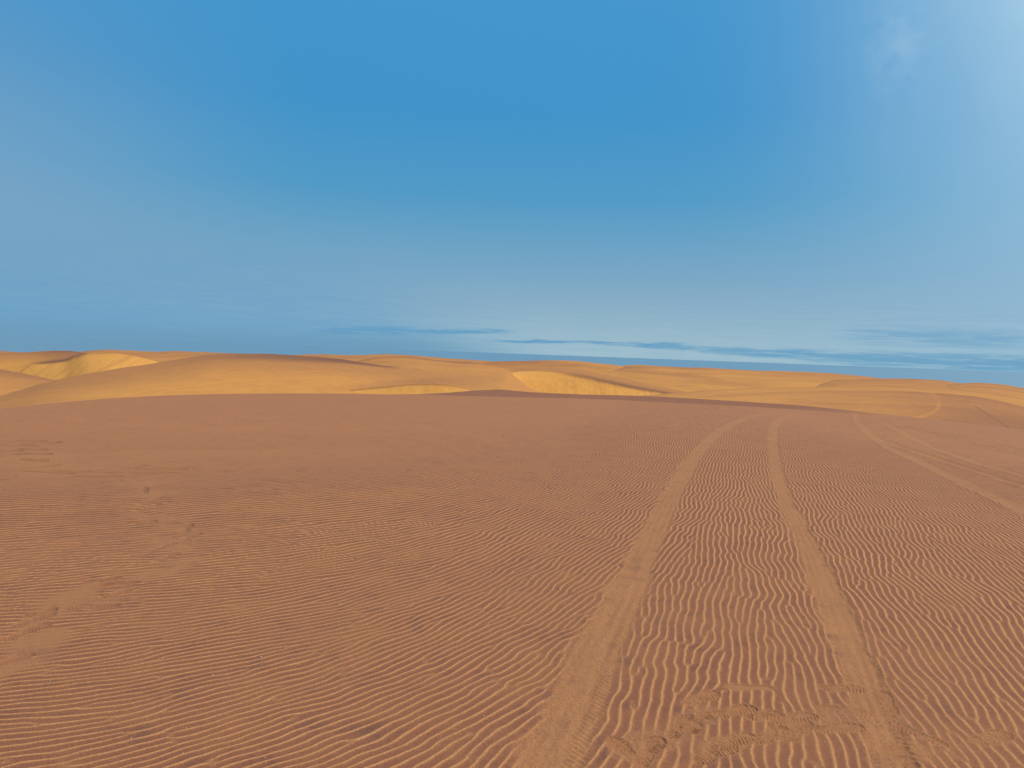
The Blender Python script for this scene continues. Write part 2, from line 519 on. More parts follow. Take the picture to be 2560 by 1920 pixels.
# ---- smoothed and scuffed patches of sand
def soft_patch(px, py, lx, ly, ang, calm, rough, seed, tint=0.35):
    cx, cy = ground(px, py)
    sel = np.where((np.abs(X - cx) < lx * 2 + 0.3) & (np.abs(Y - cy) < max(lx, ly) * 2 + 0.3))[0]
    ca, sa = math.cos(R(ang)), math.sin(R(ang))
    a = ((X[sel] - cx) * ca + (Y[sel] - cy) * sa) / lx; b = (-(X[sel] - cx) * sa + (Y[sel] - cy) * ca) / ly
    q = np.sqrt(a * a + b * b) + 0.35 * fbm(X[sel], Y[sel], 0.12, 3, seed)
    f = sstep(1.15, 0.6, q)
    CALM[sel] *= 1 - calm * f
    TRACK[sel] = np.maximum(TRACK[sel], tint * f)
    if rough:
        REL[sel] += f * rough * (fbm(X[sel], Y[sel], 0.045, 3, seed + 3, 0.6) + 0.4 * fbm(X[sel], Y[sel], 0.16, 2, seed + 5))


for k, a in enumerate([(1640, 1850, 0.17, 0.11, 25, 0.9, 0.010), (1735, 1790, 0.20, 0.08, 40, 0.8, 0.009), (1800, 1860, 0.17, 0.07, 30, 0.75, 0.009),
                       (1905, 1790, 0.12, 0.06, 10, 0.7, 0.008), (1960, 1830, 0.14, 0.07, 30, 0.7, 0.009), (2040, 1800, 0.13, 0.06, -10, 0.8, 0.004),
                       (2130, 1790, 0.22, 0.12, -10, 0.8, 0.008), (2210, 1780, 0.13, 0.12, 0, 0.8, 0.008), (1760, 1742, 0.12, 0.05, 25, 0.7, 0.007),
                       (2270, 1880, 0.12, 0.14, 60, 0.8, 0.008), (2480, 1850, 0.16, 0.06, 20, 0.6, 0.006), (1560, 1880, 0.10, 0.06, 50, 0.8, 0.008)]):
    soft_patch(*a[:5], a[5] * 0.8, a[6] * 0.55, seed=100 + 7 * k, tint=0.20)
def smear(p0, p1, wid, calm, seed, tint=0.5, rough=0.0):
    """a drifted streak of smooth sand between two points of the ground"""
    (x0, x1), (y0, y1) = ground(np.array([p0[0], p1[0]]), np.array([p0[1], p1[1]]))
    ex, ey = x1 - x0, y1 - y0
    sel = np.where((X > min(x0, x1) - 3 * wid) & (X < max(x0, x1) + 3 * wid) & (Y > min(y0, y1) - 3 * wid) & (Y < max(y0, y1) + 3 * wid))[0]
    t = np.clip(((X[sel] - x0) * ex + (Y[sel] - y0) * ey) / (ex * ex + ey * ey), 0, 1)
    d = np.hypot(X[sel] - x0 - t * ex, Y[sel] - y0 - t * ey) / (wid * (0.6 + 0.5 * np.sin(math.pi * t)))
    f = sstep(1.35, 0.25, d + 0.5 * fbm(X[sel], Y[sel], 0.16, 3, seed))
    CALM[sel] *= 1 - calm * f
    TRACK[sel] = np.maximum(TRACK[sel], tint * f)
    if rough:
        REL[sel] += f * rough * fbm(X[sel], Y[sel], 0.06, 3, seed + 3, 0.6)


for k, a in enumerate([((75, 1560), (245, 1458), 0.17, 0.9), ((-10, 1690), (135, 1578), 0.17, 0.9), ((345, 1450), (490, 1400), 0.15, 0.75), ((405, 1290), (478, 1330), 0.22, 0.7),
                       ((345, 1200), (352, 1215), 0.35, 0.8), ((370, 1232), (398, 1240), 0.30, 0.75), ((330, 1284), (358, 1300), 0.2, 0.6), ((408, 1345), (412, 1372), 0.12, 0.7), ((470, 1345), (455, 1378), 0.13, 0.8),
                       ((285, 1475), (320, 1478), 0.10, 0.8), ((225, 1525), (285, 1490), 0.09, 0.6), ((60, 1600), (80, 1560), 0.09, 0.6), ((90, 1165), (220, 1185), 0.5, 0.6), ((90, 1120), (110, 1160), 0.4, 0.5)]):
    smear(*a, seed=300 + 7 * k, tint=0.18)


# ---- footprints
def add_print(px, py, ang, label, group, length=0.30, width=0.105, depth=0.0055, tread=0.0042, rim=0.0018, tint=0.20, seed=0, calm=1.0, soft=0, print_dark=0.0):
    rng = random.Random(seed)
    ang += rng.uniform(-5, 5)
    cx, cy = ground(px, py)
    ca, sa = math.cos(R(ang)), math.sin(R(ang))
    sel = np.where((np.abs(X - cx) < length) & (np.abs(Y - cy) < length))[0]
    a = ((X[sel] - cx) * ca + (Y[sel] - cy) * sa) / length        # -0.5 heel .. 0.5 toe
    b = (-(X[sel] - cx) * sa + (Y[sel] - cy) * ca)
    hw = width / 2 * np.interp(a, [-0.5, -0.46, -0.38, -0.25, -0.08, 0.10, 0.25, 0.36, 0.45, 0.5], [0.0, 0.52, 0.72, 0.74, 0.62, 0.88, 1.0, 0.9, 0.55, 0.0])
    b2 = b - 0.006 * np.sin(a * 5)
    q = np.abs(b2) - hw + 0.006 * fbm(X[sel], Y[sel], 0.03, 2, seed + 5)
    q = np.where(np.abs(a) < 0.5, q, np.maximum(q, (np.abs(a) - 0.5) * length))
    ins = sstep(0.007, -0.008, q) if soft == 0 else sstep(soft, -1.5 * soft, q)
    jit = 0.006 * fbm(X[sel], Y[sel], 0.035, 2, seed + 21)
    chev = np.sin(2 * math.pi * ((a * length + jit) / 0.022 + np.abs(b2 + jit) / 0.045)) * (0.55 + 0.75 * fbm(X[sel], Y[sel], 0.05, 2, seed + 31))
    crumble = fbm(X[sel], Y[sel], 0.018, 2, seed + 41)
    bar = np.where(np.abs(a + 0.12) < 0.07, 0.2, 1.0)
    z = -depth * ins * (0.75 + 0.25 * np.abs(a) * 2) + tread * ins * (np.sign(chev) * np.abs(chev) ** 0.7 * bar + (0.6 * crumble if tread > 0 else 0.25 * crumble))
    z += rim * np.exp(-((q - 0.010) / 0.011) ** 2) * (0.7 + 0.5 * fbm(X[sel], Y[sel], 0.05, 2, seed + 9))
    REL[sel] = REL[sel] * (1 - 0.8 * ins) + z
    CALM[sel] *= 1 - calm * np.maximum(ins, 0.5 * sstep(0.03, 0.0, q))
    TRACK[sel] = np.maximum(TRACK[sel] * (1 - 0.4 * ins), tint * sstep(0.03, 0.0, q))
    DARK[sel] = np.maximum(DARK[sel], print_dark * sstep(0.01, -0.02, q))  # sand inside the print is tinted darker
    inside = sel[q < 0.006]
    if len(inside) < 3:
        return
    oid = len(OBJ) + 1
    OBJ.append(("footprint", label, "footprint", group))
    OWNER[inside] = oid


GB = "boot prints trampled round the pale ruts"
NEAR = [
    (1872, 1719, 176, "smooth treadless oval footprint lying across the ripples between the ruts", dict(tread=0.0, depth=0.005, width=0.085, rim=0.003)),
    (2107, 1721, 0, "crisp boot print with clear lug rows at the end of the ridged rut", dict(tread=0.0055)),
    (2216, 1755, 72, "boot print with blocky lugs on the right edge of the ridged rut", dict(tread=0.0055)),
    (1753, 1745, 35, "scuffed boot print farthest up the left side of the trampled patch", dict()),
    (1835, 1778, 20, "blurred boot print just below the smooth oval footprint", dict(depth=0.009)),
    (1910, 1789, 10, "short scraped boot print at the middle of the trampled patch", dict(length=0.24)),
    (1985, 1796, 12, "lugged boot print to the right of the short scraped one", dict()),
    (1702, 1816, 52, "long diagonal lugged boot print between the wide rut and trampled patch", dict(tread=0.0055)),
    (1748, 1806, 48, "diagonal lugged boot print just right of the long diagonal one", dict(tread=0.0055)),
    (1930, 1838, 25, "deep boot print crossing two ripples in the lower trampled patch", dict(depth=0.010)),
    (1992, 1826, 40, "diagonal boot print beside the deep one in the trampled patch", dict()),
    (1832, 1853, 30, "boot print with smeared toe in the lower trampled patch", dict()),
    (1790, 1882, 38, "boot print near the bottom edge with fine lug rows", dict(tread=0.0055)),
    (1625, 1874, 60, "deep round-heeled boot print left of the trampled patch", dict(depth=0.009)),
    (1566, 1880, 115, "boot print pressed into the right edge of the wide rut", dict()),
    (2115, 1776, -8, "boot print inside the ridged rut below the crisp one", dict()),
    (2097, 1820, 5, "shallow boot print left of the ridged rut, partly drifted over", dict(depth=0.008, tread=0.003)),
    (2255, 1890, 78, "lugged boot print lowest in the ridged rut near the bottom edge", dict(tread=0.0055)),
    (2294, 1836, 120, "narrow boot print just right of the ridged rut", dict(width=0.09)),
    (2478, 1846, 20, "lone boot print among ripples near the bottom right corner", dict()),
]
for k, (px, py, an, lb, kw) in enumerate(NEAR):
    add_print(px, py, an, lb, GB, seed=500 + k, **kw)
GL = "footprints of the old trail at left"
FAINT = "shallow old footprint in the winding trail across the left of the brown dune"
TRAIL = [
    (297, 1461, 25, "deepest dark-sided print of the winding old trail at left", dict(depth=0.020, tread=0.0, rim=0.006)),
    (281, 1487, 55, "narrow print just below the deepest print of the old trail", dict(depth=0.02, tread=0.0, width=0.08)),
    (256, 1451, 15, "faint print just left of the deepest print of the old trail", dict(depth=0.012, tread=0.005)),
    (228, 1518, 20, "wide scuffed print below the deepest print of the old trail", dict(length=0.38, tread=0.0035)),
    (104, 1530, 40, "dark heel pit in the lower left of the old trail", dict(depth=0.020, length=0.2, tread=0.0)),
    (85, 1548, 60, "print with broken edges just below the dark heel pit", dict(tread=0.004)),
    (65, 1578, 65, "print below the broken-edged one near the left edge", dict(tread=0.004, length=0.34)),
    (4, 1655, 60, "footprint cut off by the left edge of the picture", dict(depth=0.016, length=0.36, tread=0)),
    (409, 1367, 80, "rounded heel mark with lug rows in the middle of the old trail", dict(depth=0.014, tread=0.004, length=0.36)),
    (415, 1395, 75, "lugged print just below the rounded heel mark", dict(tread=0.004, length=0.34)),
    (474, 1343, 80, "print at the rightmost bend of the old trail", dict(tread=0.004, depth=0.02, length=0.4)),
    (468, 1320, 100, FAINT, dict(tread=0.004, depth=0.02, length=0.36)),
    (356, 1304, 20, FAINT, dict(depth=0.020, tread=0, length=0.3)), (391, 1308, 10, FAINT, dict(length=0.5, depth=0.02, tread=0.0035)),
    (374, 1253, 80, FAINT, dict(length=0.5, depth=0.016, tread=0.005)), (368, 1270, 80, FAINT, dict(length=0.5, depth=0.016, tread=0.005)), (362, 1225, 120, FAINT, dict(length=0.5, depth=0.016, tread=0.005)),
    (380, 1196, 60, FAINT, dict(length=0.55, depth=0.016, tread=0)), (431, 1169, 20, FAINT, dict(length=0.6, depth=0.022, width=0.15, tread=0)), (401, 1173, 15, FAINT, dict(length=0.8, depth=0.026, width=0.16, tread=0)),
    (368, 1180, 10, FAINT, dict(length=0.6, depth=0.022, width=0.15, tread=0)), (311, 1182, 5, FAINT, dict(length=0.9, depth=0.016, width=0.14, tread=0)), (244, 1190, 5, FAINT, dict(length=0.7, depth=0.020, width=0.15, tread=0)), (216, 1192, 0, FAINT, dict(length=0.6, depth=0.020, width=0.15, tread=0)),
    (183, 1178, -10, FAINT, dict(length=0.7, depth=0.016, width=0.15, tread=0)), (114, 1180, -5, FAINT, dict(length=0.9, depth=0.020, width=0.15, tread=0)), (98, 1166, 50, FAINT, dict(length=0.6, depth=0.026, width=0.2, tread=0)), (81, 1150, -20, FAINT, dict(length=0.6, depth=0.026, width=0.2, tread=0)),
    (83, 1135, 10, FAINT, dict(length=0.6, depth=0.026, width=0.2, tread=0)), (75, 1123, 0, FAINT, dict(length=0.6, depth=0.026, width=0.22, tread=0)), (100, 1107, 30, FAINT, dict(length=0.7, depth=0.026, width=0.22, tread=0)), (75, 1102, 5, FAINT, dict(length=0.6, depth=0.026, width=0.22, tread=0)),
    (10, 1127, 10, FAINT, dict(length=0.6, depth=0.026, width=0.22, tread=0)), (28, 1113, 8, FAINT, dict(length=0.9, depth=0.022, width=0.18, tread=0)),
]
for k, (px, py, an, lb, kw) in enumerate(TRAIL):
    add_print(px, py, an, lb, GL, seed=700 + k, **dict(dict(tint=0.06, soft=0.018, print_dark=0.32), **dict(kw, depth=0.8 * kw.get('depth', 0.012))))

# ---- put the surface together
php = ph + 0.45 * np.sin(ph)
crest_h = (0.5 + 0.5 * np.cos(php)) ** 1.5
amp = AMP * CALM * sstep(0.05, 0.6, mod)
Z = Z + REL + amp * (0.0066 - 0.0014 * sstep(-0.5, 1.5, X)) * (wave_len(X, Y) / 0.059) * crest_h
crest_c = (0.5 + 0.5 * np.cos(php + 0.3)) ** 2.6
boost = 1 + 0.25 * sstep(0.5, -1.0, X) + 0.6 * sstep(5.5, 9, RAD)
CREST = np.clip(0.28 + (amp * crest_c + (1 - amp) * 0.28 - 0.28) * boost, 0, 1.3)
FLAT = np.clip(1 - RES, 0, 1) * 0.85
FLAT = np.maximum(FLAT, 0.8 * sstep(9, 20, RAD) * sstep(10, -6, azd))
FLAT = np.maximum(FLAT, 0.6 * sstep(14, 28, RAD)) * (1 - DARK)
TRACK = np.clip(TRACK, 0, 1) * (1 - 0.35 * sstep(16, 30, RAD))
CO = np.column_stack([X, Y, Z])

ri = np.arange(NR - 1)[:, None]; ci = np.arange(NA)[None, :]
cj = (ci + 1) % NA
quads = np.stack([ri * NA + ci, ri * NA + cj, (ri + 1) * NA + cj, (ri + 1) * NA + ci], axis=-1).reshape(-1, 4)
quads = quads[:, ::-1]
owner = OWNER[quads[:, 0]]
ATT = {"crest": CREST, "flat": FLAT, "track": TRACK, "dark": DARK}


def piece(name, fsel, origin_mid=False):
    q = quads[fsel]
    used, inv = np.unique(q, return_inverse=True)
    co = CO[used]
    org = (co[:, 0].mean(), co[:, 1].mean(), co[:, 2].min()) if origin_mid else None
    return mesh_obj(name, co, inv.reshape(-1, 4), M_SAND, {k: v[used] for k, v in ATT.items()}, org)


def height_at(x, y):
    i = np.argmin((X - x) ** 2 + (Y - y) ** 2)
    return Z[i]


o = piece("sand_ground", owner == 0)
tag(o, "brown rippled sand of the near dune filling the lower half", "sand", kind="structure")
for k, (name, label, cat, group) in enumerate(OBJ):
    f = owner == k + 1
    if f.sum() < 2:
        continue
    tag(piece(name, f, True), label, cat, group)


# ------------------------------------------------------------------ far dunes
def curve3(pts, depth, n):
    """photo outline -> points in the world; pts are (px, py) or (px, py, depth)"""
    P = np.array([(p[0], p[1], p[2] if len(p) > 2 else depth) for p in pts], float)
    # even parameter by px distance
    t = np.concatenate([[0], np.cumsum(np.hypot(np.diff(P[:, 0]), 3 * np.diff(P[:, 1])))]); t /= t[-1]
    tt = np.linspace(0, 1, n)
    # monotone-ish smooth interpolation (finite-difference Hermite)
    mt = np.gradient(P, t, axis=0)
    k = np.clip(np.searchsorted(t, tt, side='right') - 1, 0, len(t) - 2)
    h = (t[k + 1] - t[k])[:, None]; f = ((tt - t[k]) / (t[k + 1] - t[k]))[:, None]
    h00 = 2 * f ** 3 - 3 * f ** 2 + 1; h10 = f ** 3 - 2 * f ** 2 + f; h01 = -2 * f ** 3 + 3 * f ** 2; h11 = f ** 3 - f ** 2
    Q = h00 * P[k] + h10 * h * mt[k] + h01 * P[k + 1] + h11 * h * mt[k + 1]
    return at_depth(Q[:, 0], Q[:, 1], Q[:, 2]), Q


def make_dune(label, rows, n=260, steps=None, attr=None, rough=0.0, seed=0, kind="structure"):
    """rows: list of (pts, depth) from the far side to the near toe; attr(u, row_param, px, py) -> dict of arrays"""
    R3 = []; RP = []
    for pts, dep in rows:
        a, q = curve3(pts, dep, n)
        R3.append(a); RP.append(q)
    steps = steps or [24] * (len(rows) - 1)
    G = []; PR = []; PX = []
    for i in range(len(rows) - 1):
        for k in range(steps[i]):
            f = k / steps[i]
            G.append(R3[i] * (1 - f) + R3[i + 1] * f); PR.append(np.full(n, i + f)); PX.append(RP[i][:, :2] * (1 - f) + RP[i + 1][:, :2] * f)
    G.append(R3[-1]); PR.append(np.full(n, len(rows) - 1.0)); PX.append(RP[-1][:, :2])
    G = np.array(G); PR = np.array(PR); PX = np.array(PX)
    if rough:
        dist = G[..., 1]
        G[..., 2] += rough * fbm(G[..., 0].copy(), G[..., 1].copy(), rough * 28, 3, seed)
    nr = G.shape[0]
    ri = np.arange(nr - 1)[:, None]; ci = np.arange(n - 1)[None, :]
    qd = np.stack([ri * n + ci, (ri + 1) * n + ci, (ri + 1) * n + ci + 1, ri * n + ci + 1], axis=-1).reshape(-1, 4)
    co = G.reshape(-1, 3)
    at = {"dark": np.zeros(len(co)), "slip": np.zeros(len(co)), "deep_brown": np.zeros(len(co))}
    if attr:
        cz = co @ FWD
        qx = W_PX / 2 + F_PX * (co @ RGT) / cz; qy = H_PX / 2 - F_PX * (co @ UPV) / cz
        for k, v in attr(PR.ravel(), qx, qy, co).items():
            at[k] = np.clip(v, 0, 1)
    org = (co[:, 0].mean(), co[:, 1].mean(), co[:, 2].min())
    o = mesh_obj("dune", co, qd, M_DUNE, at, org)
    return tag(o, label, "dune", kind=kind)


def shift(pts, dx, dy):
    return [(p[0] + dx, p[1] + dy) + tuple(p[2:]) for p in pts]


def nz(co, size, seed, oc=3):
    return fbm(co[:, 0].copy(), co[:, 1].copy(), size, oc, seed)


def marks(co, size, seed):
    """avalanche tongues running down a slip face"""
    return np.clip(fbm(co[:, 0].copy(), 0.10 * co[:, 2], size, 3, seed) - 0.05, 0, 1)


# big smooth dune behind the brow
M_C = [(-160, 1010, 70), (0, 989, 85), (60, 972, 95), (134, 951, 105), (200, 938, 115), (280, 924, 125), (390, 907, 140), (440, 899, 145), (490, 891, 150), (540, 885.5, 155), (650, 884, 160), (760, 889.5, 160),
       (860, 899, 160), (960, 914, 160), (1060, 924, 160), (1150, 929, 165), (1220, 930, 170), (1272, 931, 178), (1290, 943, 172), (1312, 959, 165), (1340, 976, 150), (1430, 990, 140), (1500, 1000, 130)]
M_T = [(-160, 1080, 30), (300, 1040, 45), (900, 1025, 55), (1300, 1020, 60), (1500, 1025, 62)]


def attr_m(p, px, py, co):
    below = py - np.interp(px, [q[0] for q in M_C], [q[1] for q in M_C])
    n = nz(co, 14, 3)
    band = np.interp(px, [420, 560, 700, 900, 970, 1010], [0, 0.5, 1, 1, 0.8, 0])
    wid = np.interp(px, [540, 640, 760, 860, 960], [19, 23, 21, 13, 7])
    edge = sstep(1.0, 0.35, below / wid) * band
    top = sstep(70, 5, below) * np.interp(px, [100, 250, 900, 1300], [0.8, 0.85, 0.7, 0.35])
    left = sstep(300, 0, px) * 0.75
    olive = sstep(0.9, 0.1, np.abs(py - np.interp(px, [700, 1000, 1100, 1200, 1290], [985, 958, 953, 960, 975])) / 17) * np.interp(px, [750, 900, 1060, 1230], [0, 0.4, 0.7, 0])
    return {"dark": np.maximum(top, left) * 0.85 + 0.12 * n + 0.25 * olive, "deep_brown": 0.95 * edge + 0.35 * olive}


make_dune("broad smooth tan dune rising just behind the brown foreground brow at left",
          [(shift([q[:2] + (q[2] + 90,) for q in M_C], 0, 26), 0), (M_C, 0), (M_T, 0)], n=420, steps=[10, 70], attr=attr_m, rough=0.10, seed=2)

# low slip face in front of it
S_C = [(740, 990), (800, 983), (870, 976), (940, 969), (1000, 963), (1050, 960), (1090, 960), (1130, 964), (1165, 971), (1190, 980), (1240, 992)]
S_T = [(740, 996), (800, 1000), (870, 1006), (940, 1010), (1000, 1012), (1050, 1013), (1090, 1013), (1130, 1011), (1165, 1008), (1190, 1003), (1240, 998)]
S_B = [(740, 986), (800, 979), (870, 972), (940, 966), (1000, 961), (1050, 959), (1090, 959), (1130, 962), (1165, 968), (1190, 975), (1240, 990)]


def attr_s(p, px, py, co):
    return {"slip": sstep(1.02, 1.18, p) * (1 - 0.5 * marks(co, 0.5, 19)), "dark": 0.5 * (p < 1.05), "deep_brown": 0.40 * np.exp(-((p - 0.95) / 0.09) ** 2) * np.interp(px, [780, 900, 1100, 1180], [0, 1, 1, 0])}


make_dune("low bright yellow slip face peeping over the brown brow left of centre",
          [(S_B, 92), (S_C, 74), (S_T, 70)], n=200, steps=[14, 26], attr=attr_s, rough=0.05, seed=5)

# slip-face dune at centre right
B_C = [(1281, 931), (1300, 928.5), (1340, 927.5), (1390, 931), (1450, 940), (1520, 955), (1600, 971.5), (1700, 989), (1780, 1004)]
B_T = [(1281, 934), (1286, 944), (1300, 958), (1335, 980), (1420, 996), (1540, 1008), (1640, 1014), (1720, 1016), (1780, 1016)]
B_B = [(1281, 932), (1300, 926), (1340, 921), (1390, 920), (1450, 925), (1520, 938), (1600, 955), (1700, 976), (1780, 992)]


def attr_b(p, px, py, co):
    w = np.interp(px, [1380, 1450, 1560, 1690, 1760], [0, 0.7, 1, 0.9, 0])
    return {"slip": sstep(1.0, 1.06, p), "dark": 0.35 + 0.3 * (p < 1), "deep_brown": 1.0 * w * np.exp(-((p - 0.97) / 0.28) ** 2 * np.where(p > 0.97, 5, 1)) + 0.38 * w * marks(co, 0.9, 8) * (p > 1) + 0.08 * marks(co, 0.5, 18) * (p > 1)}


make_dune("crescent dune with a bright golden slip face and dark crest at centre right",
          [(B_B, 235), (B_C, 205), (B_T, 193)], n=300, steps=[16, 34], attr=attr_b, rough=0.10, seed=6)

# far left: slip-face dune, brown back and low brown neighbour
L_C = [(-80, 925), (40, 918), (85, 911), (125, 907), (165, 902), (185, 893.5), (215, 885), (250, 883), (280, 882.5), (310, 885), (340, 890), (370, 897), (400, 906), (430, 914)]
L_T = [(-80, 950, 266), (40, 940, 262), (85, 946, 256), (125, 950, 252), (165, 950, 249), (185, 948, 247), (215, 944, 245), (250, 938, 246), (280, 933, 249), (310, 928, 253), (340, 922, 258), (370, 917, 263), (400, 913, 267), (430, 918, 268)]


def attr_l(p, px, py, co):
    w = np.interp(px, [70, 110, 170, 200, 225, 300, 345, 375, 410], [0, 0.6, 0.8, 0.7, 0.3, 0.0, 0.2, 0.3, 0.2])
    return {"slip": sstep(1.0, 1.05, p), "dark": 0.6 * (p <= 1.0), "deep_brown": w * np.exp(-((p - 0.96) / 0.10) ** 2) + 0.45 * marks(co, 1.4, 9) * (p > 1)}


make_dune("golden slip face with rippled streaks under a dark crest at far left",
          [(shift(L_C, 0, 3), 300), (L_C, 270), (L_T, 256)], n=260, steps=[12, 30], attr=attr_l, rough=0.12, seed=7)

LB_C = [(-100, 886), (-40, 884), (0, 882), (60, 880.5), (100, 878.5), (150, 876.5), (190, 878.5), (222, 884.5), (250, 890), (275, 897)]
LB_T = [(-100, 935), (-40, 932), (0, 930), (60, 925), (100, 922), (150, 915), (190, 905), (222, 899), (250, 899), (275, 901)]
make_dune("brown purple-topped dune back on the skyline at far left",
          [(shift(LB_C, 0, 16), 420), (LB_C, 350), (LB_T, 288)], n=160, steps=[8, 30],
          attr=lambda p, px, py, co: {"dark": sstep(1.75, 1.0, p) * 0.6 + sstep(20, 220, px) * 0.6, "deep_brown": sstep(60, 200, px) * 0.42 + 0.25 * sstep(1.3, 1.0, p) + 0.8 * sstep(9, 1, np.interp(px, [q[0] for q in L_C], [q[1] for q in L_C]) - py) * np.interp(px, [65, 105, 205, 235], [0, 1, 1, 0])}, rough=0.12, seed=8)

N_C = [(-200, 905), (-100, 914), (0, 923), (60, 934), (100, 942), (134, 950.5), (170, 960)]
N_T = [(-200, 1000), (-100, 1002), (0, 1004), (60, 1000), (100, 990), (134, 978), (170, 968)]
make_dune("low brown dune shoulder entering from the left edge",
          [(shift(N_C, 0, 10), 200), (N_C, 165), (N_T, 110)], n=120, steps=[8, 30],
          attr=lambda p, px, py, co: {"dark": sstep(1.8, 1.0, p) * 0.75 + 0.15, "deep_brown": 0.25 * sstep(1.4, 1.0, p)}, rough=0.1, seed=9)

# skyline dunes, left to right
def skyline(label, crest, depth, toe_depth, toe_dy, seed, attr=None, rough=0.35, n=220):
    rows = [(shift(crest, 0, 14), depth * 1.35), (crest, depth), (shift(crest, 0, toe_dy), toe_depth)]
    base = lambda p, px, py, co: {"dark": 0.38 + 0.30 * sstep(1.5, 1.0, p) + 0.45 * nz(co, depth * 0.06, seed, 4), "deep_brown": 0.20 * np.clip(nz(co, depth * 0.09, seed + 4, 3), 0, 1)}
    return make_dune(label, rows, n=n, steps=[6, 60], attr=attr or base, rough=rough, seed=seed)


skyline("pale far ridge along the skyline at left behind the golden slip face",
        [(-140, 877), (0, 877.5), (30, 879), (70, 882), (130, 883), (200, 879.5), (232, 876), (270, 874.3), (330, 876.3), (400, 878.7), (430, 877.8), (470, 878.3), (530, 881.3), (600, 884.5), (660, 888), (740, 896)], 620, 330, 30, 12)
skyline("small low ridge between the far left slip face and the broad tan dune",
        [(280, 890), (320, 886), (360, 884), (420, 886), (470, 885), (520, 884), (560, 886)], 420, 280, 26, 13)
skyline("pale gold far ridge on the skyline left of centre",
        [(560, 890), (640, 889), (700, 888.3), (760, 886.5), (800, 885.3), (860, 887.3), (920, 886.8), (980, 885.7), (1040, 889), (1100, 894), (1180, 899.3), (1240, 904), (1300, 908), (1380, 915)], 760, 360, 40, 14)
skyline("distant rounded dune with a dark arched top left of centre",
        [(850, 909), (900, 901), (940, 894), (990, 891), (1040, 893), (1080, 898.5), (1130, 903.5), (1185, 907), (1240, 914), (1310, 932)], 480, 300, 30, 15,
        attr=lambda p, px, py, co: {"dark": 0.3 + 0.5 * sstep(1.35, 1.0, p) + 0.4 * nz(co, 25, 77), "deep_brown": 0.32 * np.exp(-((p - 1.06) / 0.08) ** 2) * np.interp(px, [900, 950, 1060, 1120], [0, 1, 1, 0.2]) + 0.5 * np.exp(-((px - 1165) / 22) ** 2 - ((py - 906) / 2.2) ** 2)})
skyline("brown-topped skyline dune at the centre of the horizon",
        [(1120, 922), (1180, 911), (1230, 904.5), (1290, 902.7), (1330, 902), (1390, 900.7), (1440, 903), (1500, 909), (1550, 914), (1600, 922), (1680, 940), (1800, 965)], 520, 300, 90, 16,
        attr=lambda p, px, py, co: {"dark": 0.28 + 0.55 * sstep(1.45, 1.0, p) * np.interp(px, [1150, 1240, 1340, 1400], [0.2, 1, 1, 0.3]) + 0.4 * nz(co, 25, 78), "deep_brown": 0.35 * np.exp(-((px - 1410) / 38) ** 2 - ((py - 915) / 3.0) ** 2) + 0.12 * np.clip(nz(co, 40, 79), 0, 1)})
skyline("long golden dune stretching along the skyline right of centre",
        [(1420, 922), (1500, 916), (1545, 914), (1590, 912), (1640, 914.5), (1700, 918), (1760, 919.3), (1880, 925.5), (1960, 927.7), (2040, 931), (2130, 938), (2190, 944.5), (2260, 958), (2400, 985)], 540, 255, 85, 17,
        attr=lambda p, px, py, co: {"dark": 0.22 + 0.35 * sstep(1.5, 1.0, p) + 0.55 * nz(co, 38, 80, 4), "slip": 0.7 * np.exp(-((py - 953.0 + 0.03 * (px - 2110)) / 1.3) ** 2) * np.interp(px, [2070, 2085, 2140, 2150], [0, 1, 1, 0]), "deep_brown": np.exp(-((py - 950.3 + 0.03 * (px - 2110)) / 1.1) ** 2) * np.interp(px, [2066, 2085, 2145, 2156], [0, 1, 1, 0]) + 0.10 * np.clip(nz(co, 50, 81), 0, 1) + 0.30 * np.exp(-((py - np.interp(px, [1500, 1660, 1800], [922, 936, 946])) / 3.0) ** 2) * np.interp(px, [1480, 1600, 1760, 1850], [0, 1, 1, 0])})
skyline("gold dune on the skyline at right with a thin pale side",
        [(1900, 1000), (2000, 970), (2080, 953), (2150, 947.2), (2200, 946.3), (2240, 946.5), (2330, 949.3), (2400, 957.5), (2470, 968), (2560, 985)], 430, 160, 50, 18)
skyline("gold dune at the right edge of the skyline",
        [(2280, 980), (2340, 967), (2400, 959), (2440, 957), (2500, 961), (2560, 970), (2680, 990), (2820, 1015)], 330, 130, 55, 19)
R2_C = [(1600, 990), (1800, 974), (1985, 968), (2150, 967), (2300, 971), (2433, 979), (2560, 998), (2720, 1030)]
make_dune("pale gold curved shoulder below the skyline at right",
          [(shift(R2_C, 0, 14), 260), (R2_C, 190), (shift(R2_C, 0, 40), 100)], n=200, steps=[8, 40],
          attr=lambda p, px, py, co: {"dark": 0.25 + 0.25 * nz(co, 12, 82) + 0.35 * sstep(1.12, 1.0, p)}, rough=0.1, seed=21)
R1_C = [(1640, 1003), (1750, 991), (1850, 984.5), (1985, 979), (2100, 977), (2230, 977.3), (2351, 983), (2433, 990.5), (2474, 997), (2555, 1016), (2720, 1056)]
R1_T = [(1640, 1030, 44), (1900, 1045, 42), (2150, 1070, 38), (2400, 1095, 34), (2720, 1150, 30)]
HT = [(2320, 980), (2338, 992), (2347, 1005), (2346, 1018), (2334, 1030), (2310, 1040), (2280, 1047)]
HQ = catmull(HT, 120)


